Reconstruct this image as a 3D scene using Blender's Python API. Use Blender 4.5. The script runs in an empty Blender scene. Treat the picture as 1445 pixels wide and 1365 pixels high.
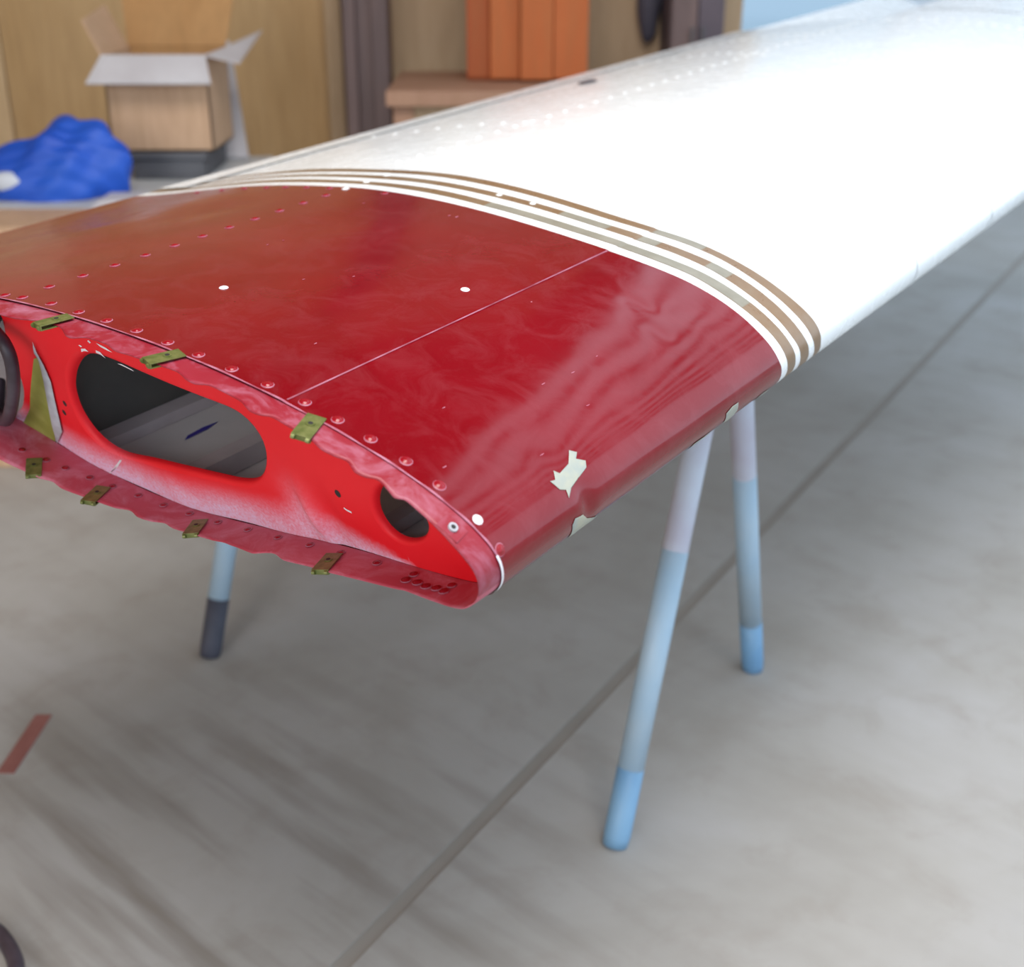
import bpy, bmesh, math, random
import numpy as np
from mathutils import Vector, Matrix

random.seed(7)
SC = bpy.context.scene
COL = SC.collection

# ------------------------------------------------------------------ camera
PITCH = math.radians(24.0)
CAM_H = 1.42
cam_d = bpy.data.cameras.new('camera')
cam = bpy.data.objects.new('camera', cam_d)
COL.objects.link(cam)
cam.location = (0, 0, CAM_H)
cam.rotation_euler = (math.pi / 2 - PITCH, 0, 0)
cam_d.sensor_width = 36.0
cam_d.lens = 36.0 * 1750.0 / 1445.0
cam_d.clip_start = 0.05
cam_d.clip_end = 100
cam_d.dof.use_dof = True
cam_d.dof.focus_distance = 1.20
cam_d.dof.aperture_fstop = 4.4
SC.camera = cam

# ------------------------------------------------------------------ world, lights, exposure
world = bpy.data.worlds.new('overcast_sky')
SC.world = world
world.use_nodes = True
wn = world.node_tree
bg = wn.nodes['Background']
bg.inputs['Color'].default_value = (0.68, 0.84, 1.0, 1)
bg.inputs['Strength'].default_value = 1.75


def area_light(name, loc, target, sx, sy, power, color):
    d = bpy.data.lights.new(name, 'AREA')
    d.shape = 'RECTANGLE'
    d.size, d.size_y = sx, sy
    d.energy = power
    d.color = color
    o = bpy.data.objects.new(name, d)
    COL.objects.link(o)
    o.location = loc
    o.rotation_euler = (Vector(target) - Vector(loc)).to_track_quat('-Z', 'Y').to_euler()
    return o


area_light('wing_top_fill', (0.35, 0.2, 4.05), (0.35, 0.2, 0), 2.2, 2.4, 185, (1.0, 0.98, 0.96))  # unseen lamp added under the closed roof to brighten the wing top
area_light('hangar_door_light', (-2.6, -3.4, 2.2), (0.0, 1.4, 0.7), 3.0, 2.6, 85, (1.0, 0.95, 0.90))

SC.view_settings.view_transform = 'Standard'
SC.view_settings.look = 'None'
SC.view_settings.gamma = 1.0
SC.view_settings.use_curve_mapping = False
SC.view_settings.exposure = 0.0


# ------------------------------------------------------------------ materials
def srgb(r, g, b):
    f = lambda c: (c / 255 / 12.92) if c / 255 <= 0.04045 else ((c / 255 + 0.055) / 1.055) ** 2.4
    return (f(r), f(g), f(b), 1.0)


def new_mat(name):
    m = bpy.data.materials.new(name)
    m.use_nodes = True
    nt = m.node_tree
    return m, nt, nt.nodes['Principled BSDF']


def noise(nt, scale, detail=3.0, rough=0.5, stretch=None, dist=0.0):
    tc = nt.nodes.new('ShaderNodeTexCoord')
    n = nt.nodes.new('ShaderNodeTexNoise')
    n.inputs['Scale'].default_value = scale
    n.inputs['Detail'].default_value = detail
    n.inputs['Roughness'].default_value = rough
    n.inputs['Distortion'].default_value = dist
    if stretch:
        mp = nt.nodes.new('ShaderNodeMapping')
        mp.inputs['Scale'].default_value = stretch[:3]
        if len(stretch) > 3:
            mp.inputs['Rotation'].default_value = (0, 0, stretch[3])
        nt.links.new(tc.outputs['Object'], mp.inputs['Vector'])
        nt.links.new(mp.outputs['Vector'], n.inputs['Vector'])
    else:
        nt.links.new(tc.outputs['Object'], n.inputs['Vector'])
    return n.outputs['Fac']


def ramp(nt, fac, stops):
    r = nt.nodes.new('ShaderNodeValToRGB')
    e = r.color_ramp.elements
    while len(e) < len(stops):
        e.new(0.5)
    for k, (p, c) in enumerate(stops):
        e[k].position = p
        e[k].color = c if len(c) == 4 else (*c, 1)
    nt.links.new(fac, r.inputs['Fac'])
    return r.outputs['Color']


def mixc(nt, fac, a, b, mode='MIX'):
    m = nt.nodes.new('ShaderNodeMix')
    m.data_type = 'RGBA'
    m.blend_type = mode
    for sock, v in ((m.inputs['Factor'], fac), (m.inputs['A'], a), (m.inputs['B'], b)):
        pass
    ins = [s for s in m.inputs if s.enabled]
    for s, v in zip(ins, (fac, a, b)):
        if isinstance(v, (int, float, tuple)):
            s.default_value = v
        else:
            nt.links.new(v, s)
    return [s for s in m.outputs if s.enabled][0]


def bump(nt, bsdf, fac, strength, dist=0.01):
    b = nt.nodes.new('ShaderNodeBump')
    b.inputs['Strength'].default_value = strength
    b.inputs['Distance'].default_value = dist
    nt.links.new(fac, b.inputs['Height'])
    nt.links.new(b.outputs['Normal'], bsdf.inputs['Normal'])


def simple(name, c1, c2=None, rough=0.5, scale=6.0, metal=0.0, spec=0.5, stretch=None, detail=3, bmp=0.0, lo=0.35, hi=0.65):
    m, nt, b = new_mat(name)
    b.inputs['Roughness'].default_value = rough
    b.inputs['Metallic'].default_value = metal
    b.inputs['Specular IOR Level'].default_value = spec
    f = noise(nt, scale, detail, 0.55, stretch)
    c = ramp(nt, f, [(lo, c1), (hi, c2 or c1)])
    nt.links.new(c, b.inputs['Base Color'])
    if bmp:
        bump(nt, b, f, bmp)
    return m


def value_map(nt, fac, lo, hi, a, b):
    r = nt.nodes.new('ShaderNodeMapRange')
    r.inputs['From Min'].default_value = lo
    r.inputs['From Max'].default_value = hi
    r.inputs['To Min'].default_value = a
    r.inputs['To Max'].default_value = b
    nt.links.new(fac, r.inputs['Value'])
    return r.outputs['Result']


def paint(name, base, alt, dust, dust_amt, r0, r1, coat=0.0, wav=0.0, spec=0.5):
    m, nt, b = new_mat(name)
    f1 = noise(nt, 5.0, 4, 0.6, (1, 1, 1), 0.6)
    f2 = noise(nt, 22.0, 6, 0.7, (1, 1, 1), 0.8)
    c = ramp(nt, f1, [(0.38, base), (0.66, alt)])
    fac = value_map(nt, f2, 0.45, 0.85, 0.0, dust_amt)
    c = mixc(nt, fac, c, dust)
    nt.links.new(c, b.inputs['Base Color'])
    nt.links.new(value_map(nt, f2, 0.35, 0.75, r0, r1), b.inputs['Roughness'])
    b.inputs['Coat Weight'].default_value = coat
    b.inputs['Coat Roughness'].default_value = 0.06
    b.inputs['Specular IOR Level'].default_value = spec
    if wav:
        f3 = noise(nt, 7.0, 2, 0.4, (1, 1, 1), 0.3)
        bump(nt, b, f3, wav, 0.02)
    return m


M = {}
M['red'] = paint('red_paint', srgb(114, 5, 16), srgb(122, 10, 22), srgb(150, 84, 92), 0.2, 0.10, 0.22, 0.0, 0.04)
M['white'] = paint('white_paint', srgb(244, 247, 248), srgb(247, 249, 250), srgb(232, 236, 240), 0.3, 0.2, 0.34, 0.0, 0.03)
M['gold'] = paint('gold_paint', srgb(124, 96, 68), srgb(132, 106, 80), srgb(146, 134, 116), 0.6, 0.25, 0.4)
M['silver'] = simple('faded_clear_patch', srgb(132, 127, 113), srgb(146, 141, 128), 0.35, 30)
M['chip'] = simple('bare_metal_primer', srgb(150, 157, 152), srgb(172, 170, 150), 0.45, 45)
M['white_mark'] = simple('white_scratch', srgb(225, 215, 222), srgb(240, 235, 238), 0.5, 40)
M['worn'] = simple('worn_highlight_paint', srgb(152, 70, 88), srgb(180, 118, 138), 0.45, 60)  # wear plus the highlight of edges and rivet rings put into colour
M['primer'] = simple('green_primer', srgb(138, 140, 62), srgb(160, 158, 84), 0.6, 30)
M['alu'] = simple('grey_primed_metal', srgb(160, 160, 165), srgb(188, 188, 196), 0.5, 40)
M['seam'] = simple('worn_seam_paint', srgb(132, 44, 60), srgb(172, 104, 124), 0.45, 25)
M['inner_shaded'] = simple('shaded_inner_rib_metal', srgb(92, 90, 86), srgb(102, 98, 94), 0.6, 14)  # interior shade put into this darker copy of the inner metal colour
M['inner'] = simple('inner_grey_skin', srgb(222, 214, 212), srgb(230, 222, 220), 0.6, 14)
M['stringer'] = simple('dull_stringer_metal', srgb(200, 188, 190), srgb(210, 198, 200), 0.5, 20)
M['blue_ink'] = simple('blue_ink', srgb(60, 50, 150), srgb(80, 70, 170), 0.5)
M['olive'] = simple('olive_clip_metal', srgb(92, 100, 48), srgb(122, 124, 72), 0.42, 120, 0.35)
M['dark_hole'] = simple('dark_hole', srgb(30, 28, 28), srgb(40, 36, 36), 0.7)
M['hose'] = simple('dark_hose', srgb(52, 42, 50), srgb(78, 68, 78), 0.5, 18)
M['steel'] = simple('pale_steel_tube', srgb(186, 190, 202), srgb(176, 172, 186), 0.45, 9)
M['paleblue'] = simple('pale_blue_tube_paint', srgb(158, 184, 204), srgb(170, 190, 205), 0.45, 9)
M['blue_end'] = simple('blue_tube_paint', srgb(108, 152, 190), srgb(124, 164, 196), 0.45, 9)
M['rubber'] = simple('dark_rubber', srgb(58, 60, 72), srgb(72, 72, 84), 0.7, 12)


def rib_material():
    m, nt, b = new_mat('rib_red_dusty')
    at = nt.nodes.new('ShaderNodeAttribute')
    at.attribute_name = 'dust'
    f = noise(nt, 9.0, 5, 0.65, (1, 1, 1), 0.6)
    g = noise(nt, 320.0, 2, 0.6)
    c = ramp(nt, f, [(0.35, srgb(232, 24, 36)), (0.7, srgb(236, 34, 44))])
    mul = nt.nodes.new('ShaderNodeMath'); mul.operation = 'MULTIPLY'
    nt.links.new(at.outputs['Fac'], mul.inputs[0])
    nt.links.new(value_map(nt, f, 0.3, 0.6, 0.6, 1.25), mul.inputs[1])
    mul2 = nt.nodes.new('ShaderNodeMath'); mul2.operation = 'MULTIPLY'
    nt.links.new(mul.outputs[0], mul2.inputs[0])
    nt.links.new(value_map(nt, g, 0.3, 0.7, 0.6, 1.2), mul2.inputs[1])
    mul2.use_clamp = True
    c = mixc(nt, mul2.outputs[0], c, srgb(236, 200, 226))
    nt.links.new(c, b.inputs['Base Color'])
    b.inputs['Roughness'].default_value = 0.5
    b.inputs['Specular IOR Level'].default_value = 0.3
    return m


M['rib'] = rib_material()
M['flange'] = paint('flange_dusty_red', srgb(138, 22, 38), srgb(146, 38, 54), srgb(186, 128, 152), 0.8, 0.4, 0.55)


# ------------------------------------------------------------------ object helpers
def tag(o, label=None, cat=None, group=None, kind=None):
    if label: o['label'] = label
    if cat: o['category'] = cat
    if group: o['group'] = group
    if kind: o['kind'] = kind
    return o


def empty(name, loc=(0, 0, 0), label=None, cat=None, group=None, rz=0.0):
    o = bpy.data.objects.new(name, None)
    COL.objects.link(o)
    o.empty_display_size = 0.1
    o.location = loc
    o.rotation_euler = (0, 0, rz)
    return tag(o, label, cat, group)


def mesh_obj(name, verts, faces, mat, parent=None, smooth=False, mats=None, fmat=None):
    me = bpy.data.meshes.new(name)
    me.from_pydata([tuple(map(float, v)) for v in verts], [], [tuple(int(i) for i in f) for f in faces])
    if mats:
        for q in mats: me.materials.append(q)
        me.polygons.foreach_set('material_index', fmat)
    else:
        me.materials.append(mat)
    if smooth:
        me.polygons.foreach_set('use_smooth', [True] * len(me.polygons))
    me.update()
    o = bpy.data.objects.new(name, me)
    COL.objects.link(o)
    if parent: o.parent = parent
    return o


def bm_obj(name, bm, mat, parent=None, smooth=False):
    bmesh.ops.recalc_face_normals(bm, faces=bm.faces[:])
    me = bpy.data.meshes.new(name)
    bm.to_mesh(me)
    bm.free()
    me.materials.append(mat)
    if smooth:
        me.polygons.foreach_set('use_smooth', [True] * len(me.polygons))
    o = bpy.data.objects.new(name, me)
    COL.objects.link(o)
    if parent: o.parent = parent
    return o


def link_copy(src, name, parent=None, mw=None):
    o = src.copy()
    o.name = name
    COL.objects.link(o)
    if parent: o.parent = parent
    if mw is not None: o.matrix_local = mw
    return o


def add_box(bm, lo, hi, bevel=0.0, rot=None):
    c = [(a + b) / 2 for a, b in zip(lo, hi)]
    s = [b - a for a, b in zip(lo, hi)]
    r = bmesh.ops.create_cube(bm, size=1.0)
    vs = r['verts']
    for v in vs:
        v.co = Vector((v.co.x * s[0], v.co.y * s[1], v.co.z * s[2]))
    if bevel:
        es = list({e for v in vs for e in v.link_edges})
        rr = bmesh.ops.bevel(bm, geom=es, offset=bevel, segments=2, affect='EDGES', profile=0.6)
        vs = list({v for f in rr['faces'] for v in f.verts} | {v for v in vs if v.is_valid})
    for v in vs:
        v.co = (rot @ v.co if rot else v.co) + Vector(c)
    return vs


def box(name, lo, hi, mat, parent=None, bevel=0.004, rot=None):
    bm = bmesh.new()
    add_box(bm, lo, hi, bevel, rot)
    return bm_obj(name, bm, mat, parent)


def tube_mesh(path, rad, n=14, cap=True):
    pts = [Vector(p) for p in path]
    rads = rad if isinstance(rad, (list, tuple)) else [rad] * len(pts)
    V, Fc = [], []
    up = None
    for i, p in enumerate(pts):
        d = (pts[min(i + 1, len(pts) - 1)] - pts[max(i - 1, 0)]).normalized()
        if up is None:
            up = d.orthogonal().normalized()
        else:
            up = (up - d * up.dot(d)).normalized()
        b = d.cross(up)
        for k in range(n):
            a = 2 * math.pi * k / n
            V.append(p + (up * math.cos(a) + b * math.sin(a)) * rads[i])
    for i in range(len(pts) - 1):
        for k in range(n):
            Fc.append((i * n + k, i * n + (k + 1) % n, (i + 1) * n + (k + 1) % n, (i + 1) * n + k))
    if cap:
        Fc.append(tuple(reversed(range(n))))
        Fc.append(tuple(range((len(pts) - 1) * n, len(pts) * n)))
    return V, Fc


def tube(name, path, rad, mat, parent=None, n=14):
    V, Fc = tube_mesh(path, rad, n)
    o = mesh_obj(name, V, Fc, mat, parent)
    for p in o.data.polygons:
        p.use_smooth = len(p.vertices) == 4
    return o


# ------------------------------------------------------------------ room
def concrete():
    m, nt, b = new_mat('worn_concrete')
    f1 = noise(nt, 1.6, 5, 0.6, (1, 1, 1), 0.4)
    f2 = noise(nt, 6.0, 5, 0.65, (1, 1, 1), 0.5)
    # sweep marks: streaks running one way, strongest in one worn area of the slab
    tc = nt.nodes.new('ShaderNodeTexCoord')
    m1 = nt.nodes.new('ShaderNodeMapping'); m1.inputs['Rotation'].default_value = (0, 0, math.radians(42))
    m2 = nt.nodes.new('ShaderNodeMapping'); m2.inputs['Scale'].default_value = (0.6, 5.0, 1)
    f3n = nt.nodes.new('ShaderNodeTexNoise'); f3n.inputs['Scale'].default_value = 3.0; f3n.inputs['Detail'].default_value = 3.0
    nt.links.new(tc.outputs['Object'], m1.inputs['Vector'])
    nt.links.new(m1.outputs['Vector'], m2.inputs['Vector'])
    nt.links.new(m2.outputs['Vector'], f3n.inputs['Vector'])
    ds = nt.nodes.new('ShaderNodeVectorMath'); ds.operation = 'DISTANCE'
    ds.inputs[1].default_value = (-0.6, 1.45, 0)
    nt.links.new(tc.outputs['Object'], ds.inputs[0])
    area = value_map(nt, ds.outputs['Value'], 0.25, 0.9, 1.0, 0.12)
    st = nt.nodes.new('ShaderNodeMath'); st.operation = 'MULTIPLY'
    nt.links.new(area, st.inputs[0])
    nt.links.new(value_map(nt, f3n.outputs['Fac'], 0.45, 0.68, 0.0, 0.85), st.inputs[1])
    c = ramp(nt, f1, [(0.3, srgb(156, 151, 144)), (0.5, srgb(168, 164, 159)), (0.72, srgb(178, 175, 173))])
    c = mixc(nt, value_map(nt, f2, 0.5, 0.75, 0.0, 0.5), c, srgb(148, 139, 130))
    c = mixc(nt, st.outputs[0], c, srgb(132, 124, 116))
    nt.links.new(c, b.inputs['Base Color'])
    b.inputs['Roughness'].default_value = 0.75
    b.inputs['Specular IOR Level'].default_value = 0.3
    return m


M['concrete'] = concrete()
M['joint'] = simple('joint_filler', srgb(146, 139, 131), srgb(152, 145, 137), 0.9)


def plywood(name, a, b_, sc=2.5):
    m, nt, b = new_mat(name)
    f = noise(nt, sc, 5, 0.6, (1.0, 1.0, 0.35), 1.2)
    f2 = noise(nt, 18, 4, 0.6, (3, 3, 0.25), 0.3)
    c = ramp(nt, f, [(0.3, a), (0.7, b_)])
    c = mixc(nt, value_map(nt, f2, 0.4, 0.7, 0.0, 0.25), c, srgb(140, 108, 70))
    nt.links.new(c, b.inputs['Base Color'])
    b.inputs['Roughness'].default_value = 0.65
    b.inputs['Specular IOR Level'].default_value = 0.25
    return m


M['ply'] = plywood('plywood', srgb(206, 174, 134), srgb(216, 186, 146))
M['ply2'] = plywood('plywood_dark', srgb(186, 150, 104), srgb(202, 168, 124))
M['ply3'] = plywood('plywood_pale', srgb(176, 150, 122), srgb(188, 160, 128))
M['card'] = plywood('cardboard', srgb(196, 160, 130), srgb(210, 174, 142), 3)
M['cardin'] = plywood('cardboard_inside', srgb(178, 132, 84), srgb(190, 146, 98), 3)
M['cardpale'] = simple('pale_liner', srgb(196, 190, 192), srgb(210, 206, 208), 0.7, 5)
M['purplebrown'] = simple('purple_brown_paint', srgb(98, 80, 78), srgb(118, 96, 92), 0.6, 4, stretch=(3, 3, 0.4))
M['post_dark'] = simple('dark_post_paint', srgb(82, 72, 80), srgb(96, 84, 92), 0.6, 4)
M['ceil'] = simple('dark_roof_lining', srgb(110, 96, 84), srgb(124, 110, 96), 0.9, 2)
M['wallp'] = simple('pale_wall_paint', srgb(205, 210, 216), srgb(214, 218, 224), 0.8, 2)
M['wframe'] = simple('grey_window_frame', srgb(150, 150, 156), srgb(164, 164, 170), 0.5, 5)
M['orange1'] = plywood('orange_wood', srgb(182, 98, 54), srgb(192, 108, 62), 3)
M['orange2'] = plywood('orange_wood_deep', srgb(160, 80, 46), srgb(174, 90, 52), 3)
M['benchpink'] = plywood('pinkish_bench_board', srgb(170, 130, 108), srgb(184, 144, 120), 3)
M['benchwhite'] = simple('pale_bench_top', srgb(190, 190, 188), srgb(204, 204, 204), 0.6, 3)
M['dkgrey'] = simple('dark_grey_plastic', srgb(76, 76, 80), srgb(92, 92, 96), 0.5, 4)
M['navy'] = simple('dark_blue_cloth', srgb(64, 62, 74), srgb(84, 80, 92), 0.8, 6)
M['tarp'] = simple('blue_tarpaulin', srgb(22, 74, 180), srgb(32, 88, 194), 0.55, 5)
M['tarpwhite'] = simple('white_printed_patch', srgb(190, 195, 205), srgb(205, 208, 215), 0.5, 8)
M['tape'] = simple('red_tape', srgb(140, 88, 82), srgb(150, 98, 92), 0.7, 20)


def glass_material():
    m = bpy.data.materials.new('thin_window_glass')
    m.use_nodes = True
    nt = m.node_tree
    nt.nodes.clear()
    out = nt.nodes.new('ShaderNodeOutputMaterial')
    tr = nt.nodes.new('ShaderNodeBsdfTransparent')
    tr.inputs['Color'].default_value = (0.56, 0.62, 0.66, 1)
    gl = nt.nodes.new('ShaderNodeBsdfGlossy')
    gl.inputs['Roughness'].default_value = 0.05
    mx = nt.nodes.new('ShaderNodeMixShader')
    mx.inputs['Fac'].default_value = 0.06
    nt.links.new(tr.outputs[0], mx.inputs[1])
    nt.links.new(gl.outputs[0], mx.inputs[2])
    nt.links.new(mx.outputs[0], out.inputs['Surface'])
    return m


M['glass'] = glass_material()

YB = 5.2                     # back wall plane
XL, XR, YF = -4.6, 5.0, -4.2


def floor_slabs():
    # a rectangle cut by one saw joint: two slabs with a recessed strip between them
    a = Vector((0.0605, 1.4405, 0))   # replaced below by the joint's own two floor points
    p1 = Vector(JOINT[0]); p2 = Vector(JOINT[1])
    d = (p2 - p1).normalized()
    nrm = Vector((-d.y, d.x, 0))
    bm = bmesh.new()
    vs = [bm.verts.new(v) for v in ((XL - 1, YF - 2, 0), (XR + 2, YF - 2, 0), (XR + 2, 8.9, 0), (XL - 1, 8.9, 0))]
    bm.faces.new(vs)
    for s in (-0.014, 0.014):
        bmesh.ops.bisect_plane(bm, geom=bm.verts[:] + bm.edges[:] + bm.faces[:], plane_co=p1 + nrm * s, plane_no=nrm)
    strip = [f for f in bm.faces if abs((f.calc_center_median() - p1).dot(nrm)) < 0.012]
    r = bmesh.ops.extrude_face_region(bm, geom=strip)
    bmesh.ops.translate(bm, verts=[g for g in r['geom'] if isinstance(g, bmesh.types.BMVert)], vec=(0, 0, -0.003))
    bmesh.ops.delete(bm, geom=strip, context='FACES_ONLY')
    o = bm_obj('floor', bm, M['concrete'])
    o.data.materials.append(M['joint'])
    for f in o.data.polygons:
        if f.center.z < -0.001: f.material_index = 1
    tag(o, kind='structure')


JOINT = [(0.974, 3.2, 0), (-0.195, 1.476, 0)]


def on_floor(px, py):
    x, y = (px - 722.5) / 1750, (py - 682.5) / 1750
    k = CAM_H / (math.sin(PITCH) + y * math.cos(PITCH))
    return (k * x, k * (math.cos(PITCH) - y * math.sin(PITCH)), 0.0)


JOINT = [on_floor(1200, 617), on_floor(520, 1323)]
floor_slabs()


def struct_box(name, lo, hi, mat, parent=None, bevel=0.0):
    o = box(name, lo, hi, mat, parent, bevel)
    if parent is None: tag(o, kind='structure')
    return o


roof = struct_box('ceiling', (XL - 0.2, YF, 4.2), (1.55, 8.8, 4.35), M['ceil'])  # unseen roof, cut back on the right so sky brightens the floor
for k in range(7):                    # unseen rafters added past the roof's edge to streak the wing's reflections
    struct_box('added_rafter', (1.9 + 0.6 * k, YF, 4.2), (2.0 + 0.6 * k, 8.8, 4.36), M['purplebrown'], roof)
struct_box('wall_left', (XL - 0.15, YF, 0), (XL, YB, 4.2), M['ply2'])
# back wall on the left; on the right the hall runs on to a far wall with two bright windows
XE = 0.905
YFAR = 8.6
wb = bmesh.new()
add_box(wb, (XL, YB, 0), (XE, YB + 0.15, 4.2))
wall_b = bm_obj('wall_back', wb, M['ply3'])
tag(wall_b, kind='structure')
px = XL
for k, (x1, mt) in enumerate([(-3.2, 'ply'), (-2.02, 'ply'), (-0.72, 'ply2'), (-0.14, 'ply3'), (XE, 'ply3')]):
    struct_box('plywood_sheet', (px + 0.004, YB - 0.018, 0.0), (x1 - 0.004, YB - 0.0005, 3.4), M[mt], wall_b, 0.003)
    px = x1
struct_box('wall_return', (XE - 0.15, YB + 0.15, 0), (XE, YFAR, 4.2), M['wallp'])
WX = (1.02, 2.46, 3.12, 5.6)          # window edges along x
fb = bmesh.new()
add_box(fb, (XE - 0.15, YFAR, 0), (WX[0], YFAR + 0.15, 4.2))
add_box(fb, (WX[0], YFAR, 0), (XR + 2, YFAR + 0.15, 0.62))
add_box(fb, (WX[0], YFAR, 3.0), (XR + 2, YFAR + 0.15, 4.2))
add_box(fb, (WX[1], YFAR, 0.62), (WX[2], YFAR + 0.15, 3.0))
add_box(fb, (WX[3], YFAR, 0.62), (XR + 2, YFAR + 0.15, 3.0))
tag(bm_obj('wall_far', fb, M['wallp']), kind='structure')
for k, (a, b) in enumerate(((WX[0], WX[1]), (WX[2], WX[3]))):
    fr = bmesh.new()
    t = 0.05
    add_box(fr, (a, YFAR + 0.02, 0.62), (b, YFAR + 0.10, 0.62 + t), 0.004)
    add_box(fr, (a, YFAR + 0.02, 3.0 - t), (b, YFAR + 0.10, 3.0), 0.004)
    add_box(fr, (a, YFAR + 0.02, 0.62 + t), (a + t, YFAR + 0.10, 3.0 - t), 0.004)
    add_box(fr, (b - t, YFAR + 0.02, 0.62 + t), (b, YFAR + 0.10, 3.0 - t), 0.004)
    wo = bm_obj('window_%d' % (k + 1), fr, M['wframe'])
    tag(wo, kind='structure')
    struct_box('pane', (a + t, YFAR + 0.055, 0.62 + t), (b - t, YFAR + 0.06, 3.0 - t), M['glass'], wo)

# ------------------------------------------------------------------ wing: local frame and section
P0 = Vector((-0.008857, 0.886236, 0.951925))       # leading edge at the open tip
E1 = Vector((-0.802498, 0.595642, 0.034748))       # towards the trailing edge
E2 = Vector((-0.163948, -0.276131, 0.947034))      # up
EU = Vector((0.615026, 0.830174, 0.065687))        # along the span, away from the tip
CH = 1.1
KT = (0.26171318585002995, 0.18194210150999607, -0.32021378199228523, 0.5393158310975116, -0.45570632520180265)
KB = (-0.33100957821323523, 1.6212622159776504, -7.705251253588309, 11.145379732252907, -5.183942211147194)
nE1, nE2, nEU = (np.array(v) for v in (E1, E2, EU))


def section(t):
    """t in -1..1: bottom trailing edge, round nose (0), top trailing edge -> chord x and height y"""
    t = np.asarray(t, float)
    X = t * t
    s = np.sqrt(X) * (1 - X)
    yt = s * sum(k * X ** i for i, k in enumerate(KT)) + X * 0.0197
    yb = s * sum(k * X ** i for i, k in enumerate(KB)) + X * 0.0157
    return CH * X, np.where(t >= 0, yt, yb)


# shallow dents and creases in the leading edge: t, s, radius t, radius s, depth
DENTS = [(0.050, 0.122, 0.060, 0.020, 0.0016), (0.000, 0.126, 0.060, 0.009, 0.0034), (0.15, 0.117, 0.05, 0.020, 0.0012),
         (0.21, 0.117, 0.05, 0.05, 0.0016), (0.321, 0.405, 0.025, 0.012, 0.0007), (0.277, 0.434, 0.022, 0.026, 0.0008),
         (0.262, 0.376, 0.025, 0.012, 0.0006), (0.312, 0.323, 0.05, 0.03, 0.0005), (0.23, 0.42, 0.03, 0.02, -0.0005),
         (0.20, 0.27, 0.05, 0.05, 0.0012), (0.10, 0.30, 0.05, 0.05, 0.0010), (0.60, 0.25, 0.05, 0.10, 0.0014),
         (0.80, 0.15, 0.04, 0.06, 0.0028), (0.81, 0.36, 0.03, 0.06, 0.0030), (0.86, 0.27, 0.025, 0.05, -0.0014), (0.885, 0.14, 0.02, 0.06, 0.0012), (0.67, 0.35, 0.03, 0.08, 0.0012)]
SEAM = 0.4335


def surf(t, s, off=0.0, detail=True):
    """points of the outer skin (world axes, relative to P0), pushed out by off along the section normal"""
    t, s = np.broadcast_arrays(np.asarray(t, float), np.asarray(s, float))
    x, y = section(t)
    e = 1e-4
    x1, y1 = section(np.clip(t + e, -1, 1)); x0, y0 = section(np.clip(t - e, -1, 1))
    tx, ty = x1 - x0, y1 - y0
    L = np.sqrt(tx * tx + ty * ty) + 1e-12
    nx, ny = -ty / L, tx / L
    o = np.zeros_like(x) + off
    if detail:
        for (dt, ds, rt, rs, dep) in DENTS:
            o = o - dep * np.exp(-((t - dt) / rt) ** 2 - ((s - ds) / rs) ** 2)
        o = o + 0.0009 / (1 + np.exp(-np.clip((t - SEAM) / 0.0006, -40, 40)))
    x = x + nx * o
    y = y + ny * o
    return x[..., None] * nE1 + y[..., None] * nE2 + s[..., None] * nEU


def surf_frame(t, s):
    p = surf(t, s)
    a = surf(t + 0.002, s, detail=False) - surf(t - 0.002, s, detail=False)
    c = Vector(a).normalized()                # along the section
    n = Vector(np.cross(np.array(c), nEU)).normalized()
    if n.dot(Vector(surf(t, s, 0.01, False) - surf(t, s, 0.0, False))) < 0: n.negate()
    b = n.cross(c)                            # close to the span direction
    return Vector(p), c, b, n


def grid_obj(name, tv, S, mat, parent, off=0.0, smooth=True, flip=False):
    """tv (n,), S (n, m) span positions for every t"""
    n, m = S.shape
    V = surf(tv[:, None] + np.zeros_like(S), S, off).reshape(-1, 3)
    idx = np.arange(n * m).reshape(n, m)
    a, b, c, d = idx[:-1, :-1].ravel(), idx[1:, :-1].ravel(), idx[1:, 1:].ravel(), idx[:-1, 1:].ravel()
    Fc = np.stack([a, b, c, d] if not flip else [d, c, b, a], 1)
    return mesh_obj(name, V, Fc.tolist(), mat, parent, smooth)


wing = empty('wing', P0, 'red and white light aircraft wing with open tip lying across a blue trestle', 'wing')

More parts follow.
